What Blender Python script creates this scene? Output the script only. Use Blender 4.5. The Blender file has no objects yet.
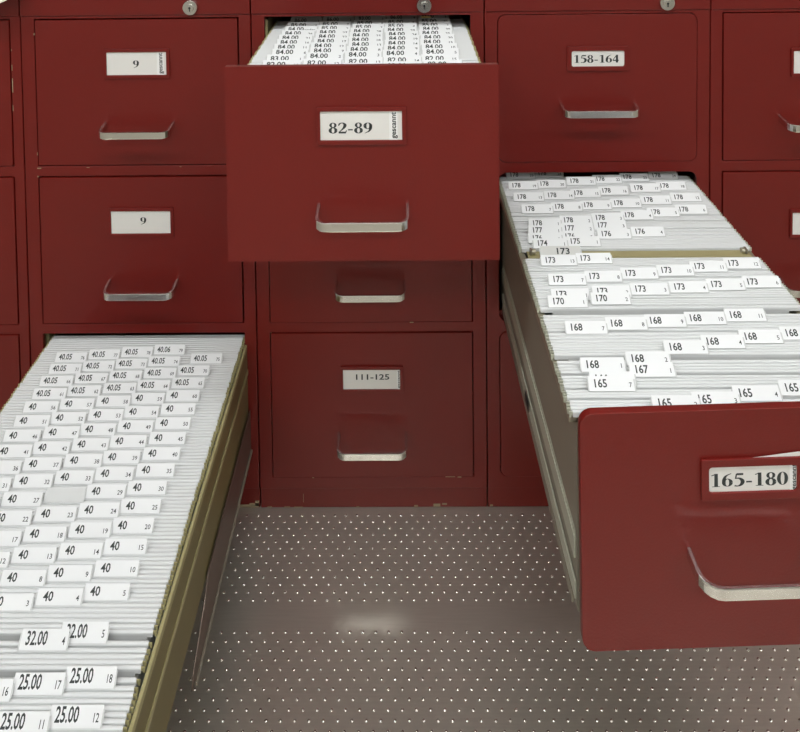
import bpy, bmesh, math, random
from mathutils import Vector, Matrix
R = random.Random(7)
C = bpy.context.scene.collection
sc = bpy.context.scene

# ------------------------------------------------------------------ materials
def mat(name, col, rough=.5, metal=0., spec=.5, coat=0., bump=0., bscale=80., noise=0., nscale=6., emit=None, trans=0., aniso=0.):
    m = bpy.data.materials.new(name); m.use_nodes = True
    nt = m.node_tree; b = nt.nodes['Principled BSDF']
    b.inputs['Base Color'].default_value = (*col, 1)
    b.inputs['Roughness'].default_value = rough
    b.inputs['Metallic'].default_value = metal
    b.inputs['Specular IOR Level'].default_value = spec
    b.inputs['Coat Weight'].default_value = coat
    b.inputs['Coat Roughness'].default_value = .2
    b.inputs['Transmission Weight'].default_value = trans
    tc = nt.nodes.new('ShaderNodeTexCoord')
    if bump:
        n = nt.nodes.new('ShaderNodeTexNoise'); n.inputs['Scale'].default_value = bscale; n.inputs['Detail'].default_value = 2
        nt.links.new(tc.outputs['Object'], n.inputs['Vector'])
        bp = nt.nodes.new('ShaderNodeBump'); bp.inputs['Strength'].default_value = bump; bp.inputs['Distance'].default_value = .001
        nt.links.new(n.outputs['Fac'], bp.inputs['Height']); nt.links.new(bp.outputs['Normal'], b.inputs['Normal'])
    if noise:
        n = nt.nodes.new('ShaderNodeTexNoise'); n.inputs['Scale'].default_value = nscale; n.inputs['Detail'].default_value = 5
        nt.links.new(tc.outputs['Object'], n.inputs['Vector'])
        mx = nt.nodes.new('ShaderNodeMix'); mx.data_type = 'RGBA'
        mx.inputs[6].default_value = (*[c*(1-noise) for c in col], 1); mx.inputs[7].default_value = (*[min(1, c*(1+noise)) for c in col], 1)
        nt.links.new(n.outputs['Fac'], mx.inputs[0]); nt.links.new(mx.outputs[2], b.inputs['Base Color'])
    if emit:
        b.inputs['Emission Color'].default_value = (*emit[:3], 1); b.inputs['Emission Strength'].default_value = emit[3]
    return m

M = {}
M['red'] = mat('red enamel paint', (.156, .0085, .0055), .38, 0, .38, .11, bump=.22, bscale=330, noise=.06, nscale=9)
M['chip'] = mat('bare primer where paint is chipped', (.34, .27, .17), .7)
M['chrome'] = mat('polished chrome', (.78, .78, .75), .12, 1., bump=.15, bscale=60)
M['steel'] = mat('zinc plated steel', (.42, .39, .3), .4, .8)
M['lock'] = mat('nickel lock cylinder', (.66, .66, .62), .16, 1., bump=.1, bscale=500)
M['black'] = mat('black opening', (.01, .01, .01), .6)
M['paper'] = mat('white label paper', (.78, .77, .73), .8)
M['strip'] = mat('bright sticker strip', (.86, .86, .84), .7)
M['ink'] = mat('dark printed ink', (.035, .042, .04), .7)
M['file'] = mat('white folder card', (.60, .61, .60), .6, noise=.03, nscale=14)
M['bar'] = mat('white plastic top bar', (.68, .695, .69), .42, noise=.02, nscale=20)
M['tab'] = mat('white tab insert under clear plastic', (.78, .79, .79), .4)
M['clear'] = mat('greyish clear plastic', (.6, .61, .6), .25)
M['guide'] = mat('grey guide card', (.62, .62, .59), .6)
M['olive'] = mat('olive lacquered steel', (.21, .175, .075), .4, .2, noise=.1, nscale=5)
M['gold'] = mat('pale yellow steel edge', (.45, .41, .21), .4, .2)
M['taupe'] = mat('taupe grey steel', (.26, .235, .18), .42, .2, noise=.06)
M['sage'] = mat('pale sage grey steel', (.50, .51, .41), .35, .2)
M['brownst'] = mat('brownish worn steel', (.2, .15, .12), .35, .6, noise=.12, nscale=12)
M['brass'] = mat('brass', (.6, .45, .15), .3, 1)
M['cream'] = mat('cream paper', (.8, .77, .62), .7)
M['wallm'] = mat('off white wall paint', (.62, .6, .55), .8, noise=.02)
M['ceil'] = mat('white ceiling', (.75, .74, .7), .8)
M['lampframe'] = mat('white enamel lamp frame', (.8, .8, .8), .4)
M['tube'] = mat('fluorescent diffuser', (.9, .9, .9), .5, emit=(.965, .985, 1., 11.5))

def floor_mat():
    m = mat('brushed aluminium tread sheet', (.33, .285, .235), .36, .62)
    nt = m.node_tree; b = nt.nodes['Principled BSDF']
    tc = nt.nodes.new('ShaderNodeTexCoord')
    mp = nt.nodes.new('ShaderNodeMapping'); mp.inputs['Scale'].default_value = (3, 60, 1)
    nt.links.new(tc.outputs['Object'], mp.inputs['Vector'])
    n = nt.nodes.new('ShaderNodeTexNoise'); n.inputs['Scale'].default_value = 5; n.inputs['Detail'].default_value = 6
    nt.links.new(mp.outputs[0], n.inputs['Vector'])
    n2 = nt.nodes.new('ShaderNodeTexNoise'); n2.inputs['Scale'].default_value = 7; n2.inputs['Detail'].default_value = 4
    nt.links.new(tc.outputs['Object'], n2.inputs['Vector'])
    mr = nt.nodes.new('ShaderNodeMapRange'); mr.inputs['To Min'].default_value = .26; mr.inputs['To Max'].default_value = .36
    nt.links.new(n2.outputs['Fac'], mr.inputs['Value']); nt.links.new(mr.outputs[0], b.inputs['Roughness'])
    cr = nt.nodes.new('ShaderNodeMix'); cr.data_type = 'RGBA'
    cr.inputs[6].default_value = (.47, .43, .37, 1); cr.inputs[7].default_value = (.58, .535, .46, 1)
    nt.links.new(n.outputs['Fac'], cr.inputs[0]); nt.links.new(cr.outputs[2], b.inputs['Base Color'])
    bp = nt.nodes.new('ShaderNodeBump'); bp.inputs['Strength'].default_value = .12; bp.inputs['Distance'].default_value = .0006
    nt.links.new(n.outputs['Fac'], bp.inputs['Height']); nt.links.new(bp.outputs['Normal'], b.inputs['Normal'])
    return m
M['floor'] = floor_mat()
M['stud'] = mat('worn studs', (.66, .62, .56), .26, .9)

# ------------------------------------------------------------------ mesh helpers
def link(name, me, parent=None, mats=()):
    o = bpy.data.objects.new(name, me); C.objects.link(o)
    if me is not None:
        for m in mats: me.materials.append(m)
    if parent is not None: o.parent = parent
    return o
def empty(name, loc=(0, 0, 0), parent=None):
    o = bpy.data.objects.new(name, None); o.empty_display_size = .02; C.objects.link(o); o.location = loc
    if parent is not None: o.parent = parent
    return o
def box(bm, x0, x1, y0, y1, z0, z1, mi=0):
    v = [bm.verts.new((x, y, z)) for z in (z0, z1) for y in (y0, y1) for x in (x0, x1)]
    for idx in ((0, 2, 3, 1), (4, 5, 7, 6), (0, 1, 5, 4), (2, 6, 7, 3), (0, 4, 6, 2), (1, 3, 7, 5)):
        f = bm.faces.new([v[i] for i in idx]); f.material_index = mi
def tomesh(bm, name, smooth=False):
    bmesh.ops.recalc_face_normals(bm, faces=bm.faces)
    me = bpy.data.meshes.new(name); bm.to_mesh(me); bm.free()
    if smooth:
        for p in me.polygons: p.use_smooth = True
    return me
def bevel(o, w, seg=2):
    md = o.modifiers.new('bevel', 'BEVEL'); md.width = w; md.segments = seg; md.limit_method = 'ANGLE'; md.angle_limit = math.radians(40)
    return o
def boxes(name, lst, mats, parent=None, bev=0):
    bm = bmesh.new()
    for b in lst: box(bm, *b)
    o = link(name, tomesh(bm, name), parent, mats)
    if bev: bevel(o, bev)
    return o
def rr(x0, x1, z0, z1, r, n=6):
    p = []
    for cx, cz, a0 in ((x1-r, z1-r, 0), (x0+r, z1-r, 90), (x0+r, z0+r, 180), (x1-r, z0+r, 270)):
        for i in range(n+1):
            a = math.radians(a0+90*i/n); p.append((cx+r*math.cos(a), cz+r*math.sin(a)))
    return p
def plate(outer, holes, depth, off=0.):
    """flat plate in the XZ plane with holes, front face at y=0, thickness 'depth' towards +y"""
    cu = bpy.data.curves.new('plate', 'CURVE'); cu.dimensions = '2D'; cu.fill_mode = 'BOTH'; cu.extrude = depth/2
    for pts in [outer]+holes:
        s = cu.splines.new('POLY'); s.points.add(len(pts)-1); s.use_cyclic_u = True
        for i, (x, z) in enumerate(pts): s.points[i].co = (x, z, 0, 1)
    o = bpy.data.objects.new('tmp', cu); C.objects.link(o)
    me = bpy.data.meshes.new_from_object(o.evaluated_get(bpy.context.evaluated_depsgraph_get()))
    bpy.data.objects.remove(o); bpy.data.curves.remove(cu)
    me.transform(Matrix.Translation((0, depth/2+off, 0)) @ Matrix.Rotation(math.pi/2, 4, 'X'))
    bm = bmesh.new(); bm.from_mesh(me); bmesh.ops.remove_doubles(bm, verts=bm.verts, dist=1e-6)
    bmesh.ops.recalc_face_normals(bm, faces=bm.faces); bm.to_mesh(me); bm.free()
    me.materials.clear()
    return me

# ------------------------------------------------------------------ lettering
GL = {}
def glyph(ch, bold=.012):
    k = (ch, bold)
    if k in GL: return GL[k]
    def conv(s):
        cu = bpy.data.curves.new('t', 'FONT'); cu.body = s; cu.size = 1; cu.resolution_u = 2; cu.offset = bold
        o = bpy.data.objects.new('t', cu); C.objects.link(o)
        me = bpy.data.meshes.new_from_object(o.evaluated_get(bpy.context.evaluated_depsgraph_get()))
        v = [(p.co.x, p.co.y) for p in me.vertices]; f = [list(p.vertices) for p in me.polygons]
        bpy.data.objects.remove(o); bpy.data.curves.remove(cu); bpy.data.meshes.remove(me)
        return v, f
    v, f = conv(ch)
    v2, _ = conv(ch+'I'); vi, _ = conv('I')
    adv = max(p[0] for p in v2)-max(p[0] for p in vi)
    GL[k] = (v, f, adv); return GL[k]
def text2d(s, h, squeeze=1., bold=.02, slant=0.):
    """polygons of a line of text, cap height h, origin at the left of the baseline"""
    sz = h/.70; x = 0; out = []
    for ch in s:
        v, f, adv = glyph(ch, bold)
        vv = [((x+a)*sz*squeeze+slant*b*sz, b*sz) for a, b in v]
        out += [[vv[i] for i in q] for q in f]
        x += adv
    return out, x*sz*squeeze
def stroke(pts):
    """quads along a path with a width at each point"""
    P = []
    n = len(pts)
    if n == 2: P = pts
    else:
        for i in range(n-1):
            p0, p1, p2, p3 = pts[max(i-1, 0)], pts[i], pts[i+1], pts[min(i+2, n-1)]
            for k in range(4):
                t = k/4
                P.append(tuple(.5*(2*b+(c-a)*t+(2*a-5*b+4*c-d)*t*t+(3*b-a-3*c+d)*t**3) for a, b, c, d in zip(p0, p1, p2, p3)))
        P.append(pts[-1])
    L = []
    for i, (x, y, w) in enumerate(P):
        a = P[max(i-1, 0)]; b = P[min(i+1, len(P)-1)]
        dx, dy = b[0]-a[0], b[1]-a[1]; l = math.hypot(dx, dy) or 1
        w *= 1.15
        L.append(((x-dy/l*w/2, y+dx/l*w/2), (x+dy/l*w/2, y-dx/l*w/2)))
    return [[L[i][0], L[i][1], L[i+1][1], L[i+1][0]] for i in range(len(L)-1)]
def ring(cx, cy, rx, ry, t0, t1, a0=0, a1=360):
    return [(cx+rx*math.cos(math.radians(a)), cy+ry*math.sin(math.radians(a)), t0+(t1-t0)*abs(math.cos(math.radians(a)))**1.5) for a in range(a0, a1+1, 30)]
six = stroke(ring(.25, .3, .155, .27, .035, .14))+stroke([(.1, .32, .14), (.11, .55, .13), (.2, .8, .08), (.42, .97, .03)])
SER = {
 '0': (.5, stroke(ring(.25, .49, .16, .465, .035, .14))),
 '1': (.5, stroke([(.27, .03, .14), (.27, .97, .13)])+stroke([(.1, .02, .04), (.43, .02, .04)])+stroke([(.26, .94, .05), (.07, .83, .05)])),
 '2': (.5, stroke([(.05, .7, .05), (.11, .88, .08), (.24, .95, .06), (.36, .86, .12), (.39, .7, .15), (.32, .48, .11), (.17, .25, .06), (.05, .09, .05)])+stroke([(.05, .07, .14), (.44, .07, .14)])+stroke([(.42, .07, .06), (.47, .27, .04)])),
 '4': (.5, stroke([(.33, .96, .05), (.04, .33, .05)])+stroke([(.03, .28, .12), (.47, .28, .12)])+stroke([(.34, .97, .14), (.34, 0, .14)])),
 '5': (.5, stroke([(.14, .9, .13), (.43, .9, .13)])+stroke([(.14, .92, .05), (.1, .56, .06)])+stroke([(.1, .58, .05), (.24, .6, .09), (.37, .48, .14), (.4, .3, .15), (.33, .11, .12), (.19, .02, .06), (.06, .06, .09)])),
 '6': (.5, six),
 '9': (.5, [[(.5-x, .97-y) for x, y in q] for q in six]),
 '8': (.5, stroke(ring(.25, .74, .13, .205, .05, .11))+stroke(ring(.25, .26, .155, .245, .05, .14))),
 '-': (.36, stroke([(.05, .32, .1), (.3, .32, .1)])),
}
def serif2d(s, h):
    out = []; x = 0
    for ch in s:
        w, qs = SER[ch]; out += [[((x+a)*h*1.69, b*h) for a, b in q] for q in qs]; x += w
    return out, x*h*1.69
def put_polys(bm, polys, fn, mi):
    for q in polys:
        vs = [bm.verts.new(fn(a, b)) for a, b in q]
        try:
            f = bm.faces.new(vs); f.material_index = mi
        except ValueError: pass

# ------------------------------------------------------------------ setting
def struct(o): o['kind'] = 'structure'; return o
def make_floor():
    bm = bmesh.new(); box(bm, -3.2, 3.4, -4.2, .9, -.05, 0)
    rows = [-.0121-.01432*i for i in range(13)]+[-.2400-.0147*i for i in range(120)]
    nseg = 8
    for r, y in enumerate(rows):
        if y < -1.7: break
        xs = -1.2504+(.0113 if (r+(r > 12)) % 2 else 0)
        for k in range(104):
            x = xs+.0226*k
            rad, hh = .0029, .0016
            top = bm.verts.new((x, y, hh))
            r1 = [bm.verts.new((x+rad*.6*math.cos(a), y+rad*.6*math.sin(a), hh*.75)) for a in [2*math.pi*i/nseg for i in range(nseg)]]
            r2 = [bm.verts.new((x+rad*math.cos(a), y+rad*math.sin(a), -.0002)) for a in [2*math.pi*i/nseg for i in range(nseg)]]
            for i in range(nseg):
                j = (i+1) % nseg
                for f in (bm.faces.new((top, r1[i], r1[j])), bm.faces.new((r1[i], r2[i], r2[j], r1[j]))):
                    f.material_index = 1; f.smooth = True
    me = bpy.data.meshes.new('floor'); bm.to_mesh(me); bm.free()
    return struct(link('floor', me, None, [M['floor'], M['stud']]))
make_floor()
struct(boxes('wall_back', [(-3.2, 3.4, .72, .82, 0, 2.8)], [M['wallm']]))
struct(boxes('wall_left', [(-3.3, -3.2, -4.2, .82, 0, 2.8)], [M['wallm']]))
struct(boxes('wall_right', [(3.4, 3.5, -4.2, .82, 0, 2.8)], [M['wallm']]))
struct(boxes('wall_front', [(-3.2, 3.4, -4.3, -4.2, 0, 2.8)], [M['wallm']]))
struct(boxes('ceiling', [(-3.3, 3.5, -4.3, .82, 2.8, 2.9)], [M['ceil']]))
def lamp(x, y, label):
    t = empty('ceiling_lamp', (x, y, 2.8)); t['label'] = label; t['category'] = 'lamp'; t['group'] = 'fluorescent ceiling lamps'
    boxes('lamp_frame', [(-.65, .65, -.17, -.15, -.07, 0), (-.65, .65, .15, .17, -.07, 0), (-.65, -.63, -.15, .15, -.07, 0), (.63, .65, -.15, .15, -.07, 0)], [M['lampframe']], t)
    boxes('diffuser', [(-.63, .63, -.15, .15, -.06, -.03)], [M['tube']], t)
for x in (-1.6, 0., 1.6):
    for y in (-1.35, -2.9):
        lamp(x, y, 'long fluorescent ceiling lamp %s, %s' % ('in front of the cabinets' if y > -2 else 'behind the camera', {-1.6: 'left in its row', 0.: 'centre in its row', 1.6: 'right in its row'}[x]))

# ------------------------------------------------------------------ cabinets
ZB, ZT = .0, 1.085
ROWS = [(.727, 1.030), (.397, .706), (.070, .377)]
DEPTH = .66
def handle(parent, loc, rot, w=.138, proj=.045, drop=.006, r=.015):
    """flat chrome bow handle: two legs bent forward and a flat grip"""
    path = []
    h = w/2
    path.append((-h, 0)); path.append((-h, -(proj-r)))
    for i in range(1, 6):
        a = math.radians(180+90*i/5); path.append((-h+r+r*math.cos(a), -(proj-r)+r*math.sin(a)))
    for x, y in reversed(path[:]): path.append((-x, y))
    bm = bmesh.new(); prev = None; H = .0070; t = .0055
    n = len(path)
    for i, (x, y) in enumerate(path):
        a = path[max(i-1, 0)]; b = path[min(i+1, n-1)]
        d = Vector((b[0]-a[0], b[1]-a[1])); d.normalize(); nn = Vector((-d.y, d.x))*t/2
        s = 1
        z0 = -drop*min(1, abs(y)/proj)
        v = [bm.verts.new((x+nn.x*k, y+nn.y*k, z0+zz*H*s)) for k, zz in ((1, -1), (1, 1), (-1, 1), (-1, -1))]
        if prev:
            for j in range(4): bm.faces.new((prev[j], prev[(j+1) % 4], v[(j+1) % 4], v[j]))
        else: bm.faces.new(v)
        prev = v
    bm.faces.new(prev)
    o = link('handle', tomesh(bm, 'handle'), parent, [M['chrome']]); bevel(o, .0011, 2)
    o.location = loc; o.rotation_euler = rot
    return o
def label(parent, org, rot, fx, fz, W, H, spec, rounded=False):
    """holder frame W x H centred at fx, fz on the face; spec: texts"""
    p = .0065 if not rounded else .009
    if rounded: hole = rr(-W/2+p, W/2-p, -H/2+p, H/2-p, .004)
    else: hole = rr(-W/2+p*.75, W/2-p, -H/2+p, H/2-p, .0006, 2)
    me = plate(rr(-W/2, W/2, -H/2, H/2, .0015, 2), [hole], .0034)
    me.transform(Matrix.Translation((fx, -.0036, fz)))
    o = link('label_holder', me, parent, [M['red']]); bevel(o, .0007, 2); o.location = org; o.rotation_euler = rot
    lips = bmesh.new()
    bm = bmesh.new()
    x0, x1, z0, z1 = -W/2+.004, W/2-.004, -H/2+.004, H/2-.004
    if spec.get('poke'): # card standing up out of its holder on the right
        v = [bm.verts.new((fx+a, b, fz+c)) for a, b, c in ((x0, -.0012, z0), (x1, -.0012, z0), (x1, -.0012, H/2+.006), (x0+.02, -.0012, z1))]
        bm.faces.new(v)
    box(bm, fx+x0, fx+x1, -.0011, -.0002, fz+z0, fz+z1, 0)
    for kind, s, cx, cz, h in spec.get('t', ()):
        polys, w = serif2d(s, h) if kind == 'serif' else text2d(s, h, 1.38, .02)
        put_polys(bm, polys, lambda a, b: (fx+cx-w/2+a, -.0014, fz+cz-h/2+b), 1)
    if 'scan' in spec:
        sx, wS = spec['scan']
        box(bm, fx+sx-wS/2, fx+sx+wS/2, -.0016, -.0011, fz+z0+.002, fz+z1-.001, 2)
        polys, w = text2d('gescannt', wS*.62, .9, .02)
        k = (H-.018)/w
        put_polys(bm, polys, lambda a, b: (fx+sx+wS*.3-b, -.0019, fz-w*k/2+a*k), 1)
    lips.free()
    c = link('label_card', tomesh(bm, 'label_card'), parent, [M['paper'], M['ink'], M['strip']])
    c.location = org; c.rotation_euler = rot
def face_mesh(w, h, r, t=.018):
    return plate(rr(-w/2, w/2, -h/2, h/2, r, 6), [], t)
def cabinet(x0, x1, label_text, radius=.002, stile=(.026, .026), open_row=None, chips=(), lockx=None, plinth_step=.006):
    c = empty('filing_cabinet', ((x0+x1)/2, 0, 0)); c['label'] = label_text; c['category'] = 'filing cabinet'; c['group'] = 'red metal filing cabinets'
    ox = (x0+x1)/2; a, b = x0+.0012-ox, x1-.0012-ox
    holes = [rr(a+stile[0]-.0012, b-stile[1]+.0012, z0, z1, radius, 6 if radius > .005 else 2) for z0, z1 in ROWS]
    me = plate([(a, .046), (b, .046), (b, 1.036), (a, 1.036)], holes, .012)
    fr = link('front_frame', me, c, [M['red']]); bevel(fr, .0012, 2)
    s = .0015
    boxes('body', [(a, a+s, .0125, DEPTH, .03, 1.07), (b-s, b, .0125, DEPTH, .03, 1.07), (a+s, b-s, DEPTH-s, DEPTH, .03, 1.07), (a+s, b-s, .0125, DEPTH-s, .03, .032)], [M['red']], c)
    boxes('top_rail', [(a, b, -.003, .012, 1.0365, ZT-.0005)], [M['red']], c, .0015)
    boxes('top_panel', [(a, b, .0125, DEPTH, 1.0705, ZT)], [M['red']], c, .0012)
    pl = [(a, b, plinth_step, .018, .0005, .0452)]
    boxes('plinth', pl, [M['red']], c, .001)
    for dz in (0, 1, 2):
        z0, z1 = ROWS[dz]
        if radius > .01 and dz == 1: continue
        boxes('drawer_runner', [(a+.004, a+stile[0]+.0018, .02, DEPTH-.02, z0+.01, z1-.01)], [M['gold']], c)
    if chips:
        boxes('paint_chips', [(x-ox, x-ox+w, y, y+.0006, z, z+h) for x, z, w, h, y in chips], [M['chip']], c)
    if lockx is not None:
        bm = bmesh.new()
        bmesh.ops.create_cone(bm, cap_ends=True, segments=32, radius1=.0165, radius2=.0145, depth=.007, matrix=Matrix.Translation((lockx-ox, -.0066, 1.0515)) @ Matrix.Rotation(math.pi/2, 4, 'X'))
        bmesh.ops.create_cone(bm, cap_ends=True, segments=24, radius1=.0085, radius2=.008, depth=.002, matrix=Matrix.Translation((lockx-ox, -.0108, 1.0515)) @ Matrix.Rotation(math.pi/2, 4, 'X'))
        lk = link('lock', tomesh(bm, 'lock'), c, [M['lock']]); bevel(lk, .0006)
        bm = bmesh.new()
        bmesh.ops.create_cone(bm, cap_ends=True, segments=12, radius1=.0022, radius2=.0022, depth=.0006, matrix=Matrix.Translation((lockx-ox, -.0121, 1.0515)) @ Matrix.Rotation(math.pi/2, 4, 'X'))
        box(bm, lockx-ox-.0009, lockx-ox+.0009, -.0124, -.0118, 1.0445, 1.051)
        link('keyhole', tomesh(bm, 'keyhole'), lk, [M['black']])
    return c, ox
def closed_drawer(c, ox, x0, x1, row, radius=.002, lab=None, hz=None, hx=None, gap=.0022, w_lab=(.128, .059), rounded=False, drop=.005, proj=.043, w_h=.138):
    z0, z1 = ROWS[row]; cx = (x0+x1)/2; cz = (z0+z1)/2
    d = link('drawer', face_mesh(x1-x0-2*gap, z1-z0-2*gap, max(radius-gap, .0012), .016), c, [M['red']]); bevel(d, .0012, 2)
    d.location = (cx-ox, -.0015, cz)
    boxes('drawer_box', [(-(x1-x0)/2+.014, (x1-x0)/2-.014, .0175, .62, -.12, -.119), (-(x1-x0)/2+.014, -(x1-x0)/2+.015, .0175, .62, -.119, .06), ((x1-x0)/2-.015, (x1-x0)/2-.014, .0175, .62, -.119, .06)], [M['olive']], d)
    if hz is None: hz = .09
    handle(d, ((hx if hx is not None else cx)-cx, -.0002, z0+hz-cz), (0, 0, 0), w=w_h, drop=drop, proj=proj)
    if lab: label(d, (0, 0, 0), (0, 0, 0), lab['x']-cx, lab['z']-cz, *w_lab, lab, rounded)
    return d

XA, XB, XC, XD, XE = (-1.236, -.7672), (-.7672, -.2990), (-.2990, .1718), (.1718, .6256), (.6256, 1.095)
chA = [(-.7872, .88, .0016, .02, -.0006), (-.7872, .9, .0018, .009, -.0006), (-.7872, .925, .0013, .012, -.0006), (-.7874, .842, .0012, .012, -.0006), (-.7872, .965, .0014, .004, -.0006)]
chB = [(-.7405, .997, .0025, .004, -.0006), (-.741, .722, .008, .002, -.0006), (-.7415, .7045, .003, .003, -.0006), (-.322, .0015, .02, .009, .0052), (-.345, .0015, .024, .006, .0052), (-.31, .004, .008, .012, .0052), (-.7405, .75, .0012, .006, -.0006), (-.45, .7235, .004, .001, -.0006), (-.64, .7235, .006, .001, -.0006)]
chC = [(.085, .0700, .02, .0012, -.0006), (.11, .0690, .008, .0018, -.0006), (.02, .0012, .008, .004, .0052), (.06, .002, .014, .006, .0052), (.078, .006, .01, .003, .0052), (-.285, .0012, .01, .002, .0052), (-.25, .0012, .012, .0018, .0052), (-.19, .0692, .004, .001, -.0006), (-.21, .012, .0008, .018, .0052), (.015, .396, .008, .0016, -.0006), (-.1, .0012, .006, .0015, .0052), (-.23, .0012, .018, .0014, .0052)]
chD = [(.592, .994, .002, .009, -.0006), (.589, .986, .0015, .004, -.0006), (.2, 1.014, .006, .0012, -.0006), (.177, .002, .006, .004, .0052)]

# --- far left cabinet
c, ox = cabinet(*XA, 'red filing cabinet cut off by the left edge, closed drawers without visible handles', stile=(.026, .021), chips=chA)
for r in range(3): closed_drawer(c, ox, XA[0]+.026, XA[1]-.021, r)
# --- cabinet with the two 9 drawers
B0, B1 = XB[0]+.0275, XB[1]-.0250
c, ox = cabinet(*XB, 'red filing cabinet with two closed drawers labelled 9 and its bottom drawer pulled out', stile=(.0275, .0250), chips=chB, lockx=-.4195)
closed_drawer(c, ox, B0, B1, 0, hz=.0845, hx=-.5285, w_lab=(.133, .060), gap=.0030, lab=dict(x=-.531, z=.938, t=[('serif', '9', -.002, -.001, .0155)], scan=(.0475, .014)))
closed_drawer(c, ox, B0, B1, 1, hz=.0890, hx=-.5285, w_lab=(.133, .060), gap=.0030, lab=dict(x=-.530, z=.611, t=[('serif', '9', .004, .003, .0155)]))
def tub(c, ox, x0, x1, yf, yb, z0, z1, m, th=.0035):
    return boxes('drawer', [(x0-ox, x0+th-ox, yf, yb, z0, z1), (x1-th-ox, x1-ox, yf, yb, z0, z1), (x0+th-ox, x1-th-ox, yf, yb, z0, z0+.003), (x0+th-ox, x1-th-ox, yb-.003, yb, z0+.003, z1-.03)], [m], c)
d = boxes('drawer', [(-.7345-ox, -.7310-ox, -.706, .05, .205, .340), (-.3230-ox, -.3195-ox, -.706, .05, .205, .340), (-.7310-ox, -.3230-ox, .047, .05, .205, .30),
    (-.7310-ox, -.697-ox, -.706, .047, .205, .208), (-.357-ox, -.3230-ox, -.706, .047, .205, .208), (-.700-ox, -.697-ox, -.706, .047, .103, .205), (-.357-ox, -.354-ox, -.706, .047, .103, .205), (-.697-ox, -.357-ox, -.706, .047, .103, .106)], [M['olive']], c)
for a_, b_ in ((-.7345, -.7300), (-.3240, -.3195)): boxes('hanging_rail', [(a_-ox, b_-ox, -.706, .05, .3405, .3512)], [M['gold']], d)
boxes('side_rib', [(-.3194-ox, -.3176-ox, -.706, -.002, .291, .301)], [M['gold']], d, .0006)
def prism(bm, x0, x1, pts, mi=0):
    a = [bm.verts.new((x0, y, z)) for y, z in pts]; b = [bm.verts.new((x1, y, z)) for y, z in pts]
    bm.faces.new(a).material_index = mi; bm.faces.new(b[::-1]).material_index = mi
    for i in range(len(pts)):
        j = (i+1) % len(pts); bm.faces.new((a[j], a[i], b[i], b[j])).material_index = mi
prof = [(0.0, .128), (-.430, .126), (-.446, .134), (-.440, .152), (-.378, .186), (-.362, .196), (-.345, .214), (0.0, .214)]
for x0, x1, lx0, lx1 in ((-.3168, -.3150, -.3149, -.3118), (-.7385, -.7362, -.7400, -.7386)):
    bm = bmesh.new(); prism(bm, x0-ox, x1-ox, prof)
    o = link('slide', tomesh(bm, 'slide'), d, [M['brownst']]); bevel(o, .0006)
    boxes('slide_lip', [(lx0-ox, lx1-ox, -.432, -.002, .127, .132)], [M['taupe']], d, .0004)
fp = link('front_panel', face_mesh(.416, .304, .002), d, [M['red']]); bevel(fp, .0014); fp.location = ((B0+B1)/2-ox, -.725, .2180)
handle(d, ((B0+B1)/2-ox, -.7252, .15), (0, 0, 0))
label(d, ((B0+B1)/2-ox, -.725, .2180), (0, 0, 0), 0, .065, .13, .06, {})
# --- centre cabinet
C0, C1 = XC[0]+.0270, XC[1]-.0278
c, ox = cabinet(*XC, 'red filing cabinet in the middle with its top drawer labelled 82-89 pulled out', stile=(.0270, .0278), chips=chC, lockx=.051)
closed_drawer(c, ox, C0, C1, 1, hz=.083, lab=dict(x=-.0638, z=.61), w_lab=(.128, .055))
closed_drawer(c, ox, C0, C1, 2, hz=.0925, lab=dict(x=-.0638, z=.2795, t=[('sans', '111-125', .000, .005, .0112)], scan=(.0545, .007)), w_lab=(.128, .055), proj=.050)
d = tub(c, ox, -.2668, .1408, -.3345, .38, .752, .985, M['taupe'])
for a_, b_ in ((-.2665, -.2630), (.1372, .1405)): boxes('hanging_rail', [(a_-ox, b_-ox, -.3345, .38, .9855, .9912)], [M['gold']], d)
CF = ((C0+C1)/2-ox+.0045, -.345, .8768)
fp = link('front_panel', face_mesh(.4270, .310, .002, .0100), d, [M['red']]); bevel(fp, .0014); fp.location = CF
handle(d, (CF[0]+.000, -.3452, CF[2]-.0700), (0, 0, 0), w=.139, proj=.047)
label(d, CF, (0, 0, 0), -.0005, .0612, .139, .0590, dict(t=[('serif', '82-89', -.0175, -.0035, .0173)], scan=(.0495, .013)))
# --- cabinet 158-164
D0, D1 = XD[0]+.0260, XD[1]-.0258
RR = .017
c, ox = cabinet(*XD, 'red filing cabinet with rounded drawer corners, its 165-180 drawer pulled out the farthest', radius=RR, stile=(.0260, .0258), chips=chD, lockx=.5367)
closed_drawer(c, ox, D0, D1, 0, radius=RR, hz=.1150, hx=.3985, w_h=.147, drop=.002, proj=.040, gap=.0016, lab=dict(x=.3995, z=.9395, t=[('serif', '158-164', -.0035, -.0005, .0162)]), w_lab=(.124, .050), rounded=True)
closed_drawer(c, ox, D0, D1, 2, radius=RR, gap=.0016, lab=dict(x=.3995, z=.2795), w_lab=(.124, .050), rounded=True)
bm = bmesh.new()
for xs in ((.2137, .2165), (.5835, .5863)):
    box(bm, xs[0]-ox, xs[1]-ox, -.600, .050, .420, .6615)
box(bm, .238-ox, .562-ox, -.600, .040, .430, .433)
box(bm, .2165-ox, .5835-ox, .047, .050, .500, .60)
box(bm, .2165-ox, .240-ox, -.600, .047, .500, .503); box(bm, .560-ox, .5835-ox, -.600, .047, .500, .503)
box(bm, .238-ox, .240-ox, -.600, .040, .433, .500); box(bm, .560-ox, .562-ox, -.600, .040, .433, .500)
d = link('drawer', tomesh(bm, 'drawer'), c, [M['taupe']])
boxes('inner_panel', [(D0-.01-ox, D1+.01-ox, .0128, .0148, .385, .412)], [M['red']], c)
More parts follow.
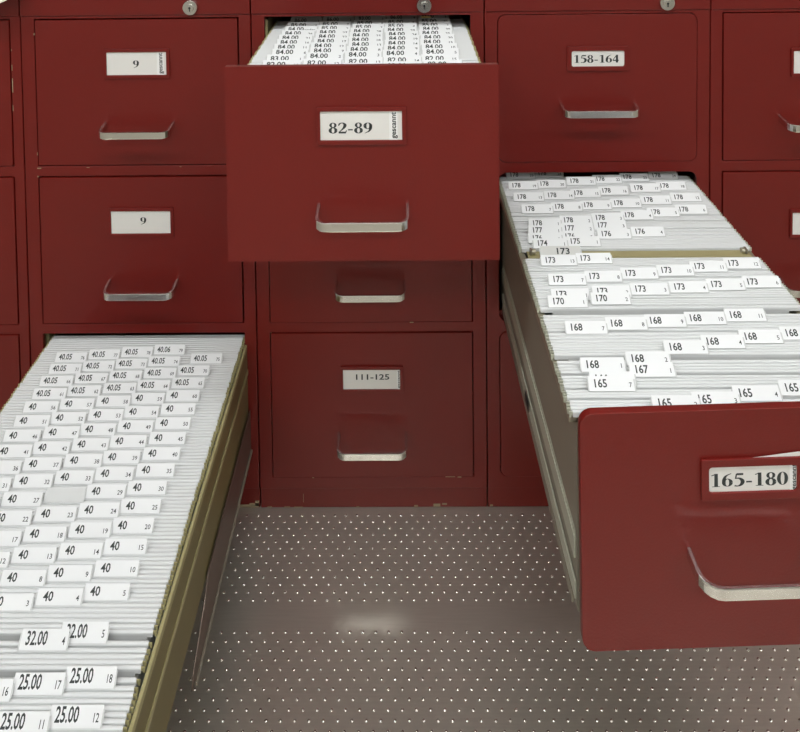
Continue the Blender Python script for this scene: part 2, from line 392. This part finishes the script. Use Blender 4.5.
for sx, s in ((.2136, -1), (.5864, 1)):
    def bx(x0, x1, *r): x0, x1 = sx+s*x0-ox, sx+s*x1-ox; return (min(x0, x1), max(x0, x1), *r)
    boxes('slide', [bx(0, .0024, -.592, .0, .481, .509), bx(0, .0008, -.592, .0, .509, .516)], [M['sage']], d, .0004)
    boxes('slide', [bx(.0006, .0030, -.598, .0, .434, .456)], [M['sage']], d, .0004)
    boxes('slide_channel', [bx(.0004, .0036, -.585, .0, .416, .4335)], [M['taupe']], d, .0004)
boxes('slide_stop', [(.2075-ox, .2084-ox, -.30, -.27, .440, .456)], [M['black']], d)
for a_, b_ in ((.2035, .2140), (.5860, .5965)): boxes('hanging_rail', [(a_-ox, b_-ox, -.600, .050, .662, .6732)], [M['steel']], d)
DF = (.4105-ox, -.6235, .5480); DR = (0, -.010, .022)
SK = Matrix.Translation((.2136-ox, -.6, 0)) @ Matrix.Rotation(.0098, 4, 'Z') @ Matrix.Translation((-.2136+ox, .6, 0))   # this drawer hangs slightly skewed on its left slide
for o in [d]+list(d.children):
    for v in o.data.vertices:
        if v.co.x < .2168-ox: v.co = SK @ v.co
fp = link('front_panel', face_mesh(.3975, .2955, .0165, .0105), d, [M['red']]); bevel(fp, .0018, 3); fp.location = DF; fp.rotation_euler = DR
def fpt(x, z):
    v = Matrix.Rotation(DR[2], 3, 'Z') @ Matrix.Rotation(DR[1], 3, 'Y') @ Vector((x, -.0002, z)); return (DF[0]+v.x, DF[1]+v.y, DF[2]+v.z)
handle(d, fpt(.0010, -.0265), DR, w=.141, proj=.046, drop=.005, r=.022)
label(d, DF, DR, .0075, .0640, .124, .0500, dict(t=[('serif', '165-180', -.004, -.0015, .0167)], scan=(.0495, .009), poke=True), rounded=True)
# --- right cabinet
E0, E1 = XE[0]+.0245, XE[1]-.026
c, ox = cabinet(*XE, 'red filing cabinet cut off by the right edge, two blank-looking white label corners showing', stile=(.0245, .026))
for r in range(3):
    z0 = ROWS[r][0]
    closed_drawer(c, ox, E0, E1, r, hz=.087, hx=.8335, lab=dict(x=.8500, z=z0+.2015), w_lab=(.128, .059))

# ------------------------------------------------------------------ hanging folders
def bar_mesh(w, half, hh=.007):
    """rounded plastic strip along X, top at z=0"""
    bm = bmesh.new(); n = 6
    pr = [(-half, -hh)]+[(-half*math.cos(math.pi*i/n), -half*.9+half*.9*math.sin(math.pi*i/n)) for i in range(n+1)]+[(half, -hh)]
    prism(bm, -w/2, w/2, pr)
    me = tomesh(bm, 'top_bar')
    return me
def pocket_mesh(w, half, depth, inset=0.):
    """folded card pocket: full width between the rails, stepped in below them"""
    bm = bmesh.new(); prev = None
    lv = [(-.0045, w/2, half), (-.128, w/2, half*.95), (-.138, w/2-inset, half*.9), (-depth, w/2-inset, .0004)]
    for z, hw, hy in lv:
        q = [bm.verts.new(p) for p in ((-hw, -hy, z), (hw, -hy, z), (hw, hy, z), (-hw, hy, z))]
        if prev:
            for k in range(4): bm.faces.new((prev[k], prev[(k+1) % 4], q[(k+1) % 4], q[k]))
        prev = q
    bm.faces.new(prev)
    return tomesh(bm, 'pocket')
def hook_mesh(s, ln=.0045):
    bm = bmesh.new()
    box(bm, min(0, s*ln), max(0, s*ln), -.0007, .0007, -.0055, -.0015)
    box(bm, min(s*(ln-.0028), s*ln), max(s*(ln-.0028), s*ln), -.0007, .0007, -.0084, -.0055)
    return tomesh(bm, 'hook')
def tab_mesh(w, L, main, num, th, tw, blank=False, kind=None):
    """leaning tab: origin at its lower left front corner, rising back at 45 degrees"""
    bm = bmesh.new(); box(bm, 0, w, 0, .0006, 0, L, 0 if not blank else 2)
    box(bm, -.0012, w+.0012, .0001, .0016, -.0002, .0014, 2)      # plastic foot
    box(bm, -.0018, -.0001, .0001, .0006, .001, L*.8, 2); box(bm, w+.0001, w+.0018, .0001, .0006, .001, L*.8, 2)
    if main:
        p, ww = text2d(main, th, tw, .022)
        mx = w*.10 if len(main) > 3 else w*.14
        if kind == 'D': mx = w*.09
        if kind == 'guide': mx = w*.36
        put_polys(bm, p, lambda a, b: (mx+a, -.00012, L*.26+b), 1)
    if num:
        p, ww = text2d(num, th*.58, tw*1.1, .012)
        put_polys(bm, p, lambda a, b: (w*.95-ww+a, -.00012, L*.26+b), 1)
    me = tomesh(bm, 'tab')
    return me
MATS_TAB = [M['tab'], M['ink'], M['clear']]
NF = [0]
def make_proto(w, half, depth, inset=0., hm='gold', cut=.014):
    t = bpy.data.objects.new('hanging_folder', None); t.empty_display_size = .01
    parts = []
    for nm, me, m, x in (('top_bar', bar_mesh(w, half), M['bar'], 0), ('pocket', pocket_mesh(w-cut, half*1.05, depth, inset), M['file'], 0),
                         ('hook', hook_mesh(-1), M[hm], -w/2), ('hook', hook_mesh(1), M[hm], w/2)):
        me.materials.append(m); o = bpy.data.objects.new(nm, me); o.location.x = x; parts.append(o)
    return t, parts
def folder(proto, loc, lab, group, tab=None, lean=45, tabx=0, rot=0.):
    t0, parts = proto
    t = t0.copy(); C.objects.link(t); t.location = loc; t.rotation_euler = (rot, 0, R.uniform(-.0006, .0006))
    t['label'] = lab; t['category'] = 'folder'; t['group'] = group
    for p in parts:
        o = p.copy(); C.objects.link(o); o.parent = t
    if tab:
        me, mats = tab
        o = link('tab', me, t, mats)
        o.location = (tabx-loc[0], -.0026, .0006)
        o.rotation_euler = (math.radians(-(90-lean)), 0, R.uniform(-.004, .004))
    NF[0] += 1
    return t

# lower left drawer ------------------------------------------------
PB = make_proto(.397, .0029, .236, .034)
GB = 'hanging folders in the lower left drawer'
XBc = -.5278; ZBt = .3600
def jx(): return R.uniform(-.0010, .0010)
def fB(Y, lab, tab=None, tx=0, lean=45): folder(PB, (XBc+jx(), Y, ZBt), lab, GB, tab, lean, tx)
for n in range(1, 80):
    Y = -.5255+(n-5)*.00658+R.uniform(-.0002, .0002)
    col = (n-1) % 5
    main = '40' if n <= 60 else '40.05'
    if n == 79: main = '40.06'
    tx = -.6860+.0627*col+R.uniform(-.0015, .0015)
    if n == 75: tx += .018
    if n >= 76: tx = -.6870+.0627*(n-76)+R.uniform(-.001, .001)
    if n == 28:
        fB(Y, 'white hanging folder with an empty grey clear tab, the only unprinted tab among the 40s', (tab_mesh(.0605, .0165, None, None, 0, 1, True), MATS_TAB), tx)
        continue
    me = tab_mesh(.0605, .0165, main, str(n), .0094, 1.0 if len(main) < 3 else .88)
    fB(Y, 'white hanging folder with tab reading %s and small %d, in the lower left drawer' % (main, n), (me, MATS_TAB), tx)
for i in range(9):
    fB(-.0318+i*.0063, 'white hanging folder without a tab behind the last 40.05 tabs, under the opening edge')
for i in range(2):
    fB(-.5590-i*.0066, 'white hanging folder without a tab just behind the gap before the 32.00 tabs')
for k, (Y, num, lx) in enumerate(((-.5800, '5', -.4440), (-.5885, '4', -.4915))):
    fB(Y, 'white hanging folder with tab reading 32.00 and small %s, in the lower left drawer' % num, (tab_mesh(.0600, .0195, '32.00', num, .0125, .70), MATS_TAB), lx)
for i in range(3):
    fB(-.5955-i*.0063, 'white hanging folder without a tab between the 32.00 tabs and the next gap')
for i in range(1):
    fB(-.6225-i*.0060, 'white hanging folder without a tab right behind the 25.00 and 18 tab')
for k in range(10):
    n = 18-k; kc = 5-(k % 6)
    me = tab_mesh(.0610, .0185, '25.00', str(n), .0125, .70)
    fB(-.6315-k*.0068, 'white hanging folder with tab reading 25.00 and small %d, in the lower left drawer' % n, (me, MATS_TAB), -.4155-.0600*(5-kc))

# top centre drawer ------------------------------------------------
PC = make_proto(.395, .0029, .236)
GC = 'hanging folders in the top centre drawer'
XCc = -.0612; ZCt = 1.0000
def fC(Y, lab, tab=None, tx=0): folder(PC, (XCc+jx(), Y, ZCt), lab, GC, tab, 45, tx)
def colC(k): return -.2290+.0672*k+R.uniform(-.002, .002)
for n in range(7, 16):
    fC(-.226-(15-n)*.0066, 'white hanging folder with tab reading 82.00 and small %d, near the raised drawer front' % n, (tab_mesh(.0640, .0165, '82.00', str(n), .0088, 1.15), MATS_TAB), colC((n-1) % 5))
fC(-.2178, 'white hanging folder with tab reading 83.00 and small 1, in the top centre drawer', (tab_mesh(.0640, .0165, '83.00', '1', .0088, 1.15), MATS_TAB), colC(0))
for n in range(2, 41):
    Y = -.2055+(n-1.5)*.0066
    main, num = ('84.00', str(n)) if n <= 30 else ('84.00', 'Sonder') if n == 31 else ('85.00', str(n-30))
    fC(Y, 'white hanging folder with tab reading %s and small %s, in the top centre drawer' % (main, num), (tab_mesh(.0640, .0150, main, num, .0086, 1.15), MATS_TAB), colC((n-1) % 5))
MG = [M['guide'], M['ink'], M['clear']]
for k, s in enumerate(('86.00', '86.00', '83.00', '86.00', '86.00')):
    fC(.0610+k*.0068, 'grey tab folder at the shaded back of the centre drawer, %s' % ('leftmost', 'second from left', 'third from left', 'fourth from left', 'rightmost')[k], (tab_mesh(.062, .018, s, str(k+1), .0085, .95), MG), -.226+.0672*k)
b = boxes('index_clip', [(.046, .066, .034, .0362, 1.0165, 1.0195)], [M['brass']])

# right drawer -----------------------------------------------------
PD = make_proto(.387, .0021, .236, .020, 'sage', .036)
PW = make_proto(.387, .0029, .236, .020, 'sage', .036)
GD = 'hanging folders in the far pulled out right drawer'
XDc = .3998; ZDt = .6820
T = [('178', 26, .2935, .037), ('178', 25, .2345, .031), ('178', 24, .525, .0229), ('178', 23, .4636, .0166), ('178', 22, .4062, .0084), ('178', 21, .3514, .0003), ('178', 20, .2885, -.0112), ('178', 19, .2312, -.0173),
('178', 18, .5248, -.024), ('178', 17, .4706, -.0318), ('178', 16, .4042, -.0427), ('178', 15, .347, -.0519), ('178', 14, .2939, -.0600), ('178', 13, .2339, -.0660),
('178', 12, .5348, -.0720), ('178', 11, .4736, -.082), ('178', 10, .4128, -.0939), ('178', 9, .3541, -.1009), ('178', 8, .2981, -.1063), ('178', 7, .2413, -.1140),
('178', 6, .5264, -.1200), ('178', 5, .4707, -.1296), ('178', 4, .4194, -.1401), ('178', 3, .3634, -.1490), ('178', 2, .3035, -.1568), ('178', 1, .2454, -.1668),
('177', 3, .3601, -.1755), ('177', 2, .2989, -.1852), ('177', 1, .2408, -.1913), ('176', 4, .42, -.1985), ('176', 3, .3587, -.2055), ('176', 2, .2936, -.2130), ('176', 1, .2358, -.2182), ('175', 1, .2988, -.2295), ('174', 1, .2413, -.2350),
('173', 14, .3031, -.2821), ('173', 13, .2443, -.2873), ('173', 12, .5388, -.2997), ('173', 11, .4805, -.3077), ('173', 10, .4235, -.3184), ('173', 9, .3636, -.3261), ('173', 8, .3044, -.3337), ('173', 7, .2458, -.3413),
('173', 6, .5452, -.3513), ('173', 5, .4868, -.3573), ('173', 4, .4275, -.3632), ('173', 3, .366, -.3680), ('173', 2, .3061, -.3736), ('173', 1, .242, -.3806), ('170', 2, .2998, -.3912), ('170', 1, .2337, -.398),
('168', 11, .4824, -.4327), ('168', 10, .4219, -.4394), ('168', 9, .3628, -.4446), ('168', 8, .3052, -.4503), ('168', 7, .2461, -.4586), ('168', 6, .5418, -.4735), ('168', 5, .4817, -.4802), ('168', 4, .4251, -.4902), ('168', 3, .3704, -.501),
('168', 2, .3118, -.5233), ('168', 1, .2491, -.5344), ('167', 1, .3103, -.5442), ('166', 1, .2541, -.5610), ('165', 7, .2502, -.5692), ('165', 6, .545, -.5737), ('165', 5, .4872, -.5782), ('165', 4, .4255, -.5869), ('165', 3, .3709, -.5970), ('165', 2, .3197, -.6030)]
DY = -.0035
pos = []
for s, n, x, y in T: pos.append((y+DY, s, n, x))
GAPS = [(-.270, -.2385), (-.4175, -.4070), (-.516, -.5075)]
def in_gap(y): return any(a < y < b for a, b in GAPS)
plan = []
for i, (Y, s, n, x) in enumerate(pos):
    me = tab_mesh(.0575, .0160, s, str(n), .0086, 1.0, kind='D')
    plan.append((Y, 'white hanging folder with tab reading %s and small %d, in the right pulled out drawer' % (s, n), (me, MATS_TAB), x-.0145))
    if i+1 < len(pos):
        nx = pos[i+1]; g = Y-nx[0]
        k = max(0, round(g/.0066)-1)
        for j in range(k):
            yy = Y-g*(j+1)/(k+1)
            if not in_gap(yy): plan.append((yy, 'untabbed white folder between tab %s small %d and tab %s small %d' % (s, n, nx[1], nx[2]), None, 0))
for i, (Y, lab, tab, tx) in enumerate(plan):
    near = min([abs(Y-plan[k][0]) for k in (i-1, i+1) if 0 <= k < len(plan)])
    folder(PW if near > .0066 else PD, (XDc+jx()*.7, Y, ZDt), lab, GD, tab, 45, tx)
print('folders', NF[0])
# metal follower bar and the grey guide in front of it
t = empty('drawer_divider', (XDc, -.2535, .60)); t['label'] = 'olive metal divider bar across the right drawer behind the 173 tabs'; t['category'] = 'divider'
boxes('divider_bar', [(-.187, .187, -.0100, .0092, .076, .079), (-.166, .166, .0072, .0092, .04, .076), (-.166, .166, -.0100, -.0080, .062, .076)], [M['gold']], t, .0004)
for s in (-1, 1):
    bm = bmesh.new()
    bmesh.ops.create_cone(bm, cap_ends=True, segments=16, radius1=.0045, radius2=.0045, depth=.006, matrix=Matrix.Translation((s*.176, 0, .0835)) @ Matrix.Rotation(math.pi/2, 4, 'Y'))
    box(bm, s*.181-.0015, s*.181+.0015, -.006, .006, .0802, .087)
    link('clamp', tomesh(bm, 'clamp'), t, [M['steel']])
g = empty('guide_card', (.2340, -.2670, ZDt)); g['label'] = 'larger grey guide tab reading 173, in front of the metal divider bar'; g['category'] = 'guide card'
me = tab_mesh(.067, .0170, '173', None, .0095, 1.25, kind='guide'); o = link('tab', me, g, [M['guide'], M['ink'], M['clear']]); o.rotation_euler = (math.radians(-45), 0, 0)
boxes('card', [(-.001, .068, .0001, .0007, -.17, -.0004)], [M['guide']], g)

# small brass clip at the back of the centre drawer
b['label'] = 'small brass clip lying on the shaded folders at the back of the top centre drawer'; b['category'] = 'clip'
# paper at the upper left corner
bm = bmesh.new()
right = [(-.700, .20, 1.0875), (-.742, -.015, 1.0880), (-.7610, -.055, 1.0822), (-.7870, -.063, 1.0700)]
rows_ = []
for k, (x, y, z) in enumerate(right):
    rows_.append([bm.verts.new((x-.30*t/5, y+.02*t/5*(k < 2), z)) for t in range(6)])
for r0, r1 in zip(rows_, rows_[1:]):
    for t in range(5): bm.faces.new((r0[t], r0[t+1], r1[t+1], r1[t]))
p = link('envelope', tomesh(bm, 'envelope'), None, [M['cream']])
md = p.modifiers.new('thickness', 'SOLIDIFY'); md.thickness = .0006
p['label'] = 'cream paper corner overhanging the top of the leftmost cabinet'; p['category'] = 'paper'

# ------------------------------------------------------------------ camera, world, view
cam = bpy.data.cameras.new('camera'); co = bpy.data.objects.new('camera', cam); C.objects.link(co)
cam.sensor_width = 36; cam.sensor_fit = 'HORIZONTAL'; cam.lens = 33.75
cam.shift_x = (400-389.92)/800; cam.shift_y = (-129.39-366)/800
p_, r_, y_ = .0370981, -.0120547, -.0095838
f = Vector((math.sin(y_)*math.cos(p_), math.cos(y_)*math.cos(p_), -math.sin(p_)))
rt = Vector((math.cos(y_), -math.sin(y_), 0)); up = rt.cross(f)
rt2 = math.cos(r_)*rt+math.sin(r_)*up; up2 = -math.sin(r_)*rt+math.cos(r_)*up
co.matrix_world = Matrix(((rt2.x, up2.x, -f.x, 0), (rt2.y, up2.y, -f.y, -1.5), (rt2.z, up2.z, -f.z, 1.37803), (0, 0, 0, 1)))
cam.clip_start = .02
sc.camera = co
w = bpy.data.worlds.new('world'); sc.world = w; w.use_nodes = True
w.node_tree.nodes['Background'].inputs[0].default_value = (.9, .93, 1, 1); w.node_tree.nodes['Background'].inputs[1].default_value = .2
sc.view_settings.view_transform = 'Standard'; sc.view_settings.look = 'None'; sc.view_settings.gamma = 1
sc.view_settings.exposure = 0.55
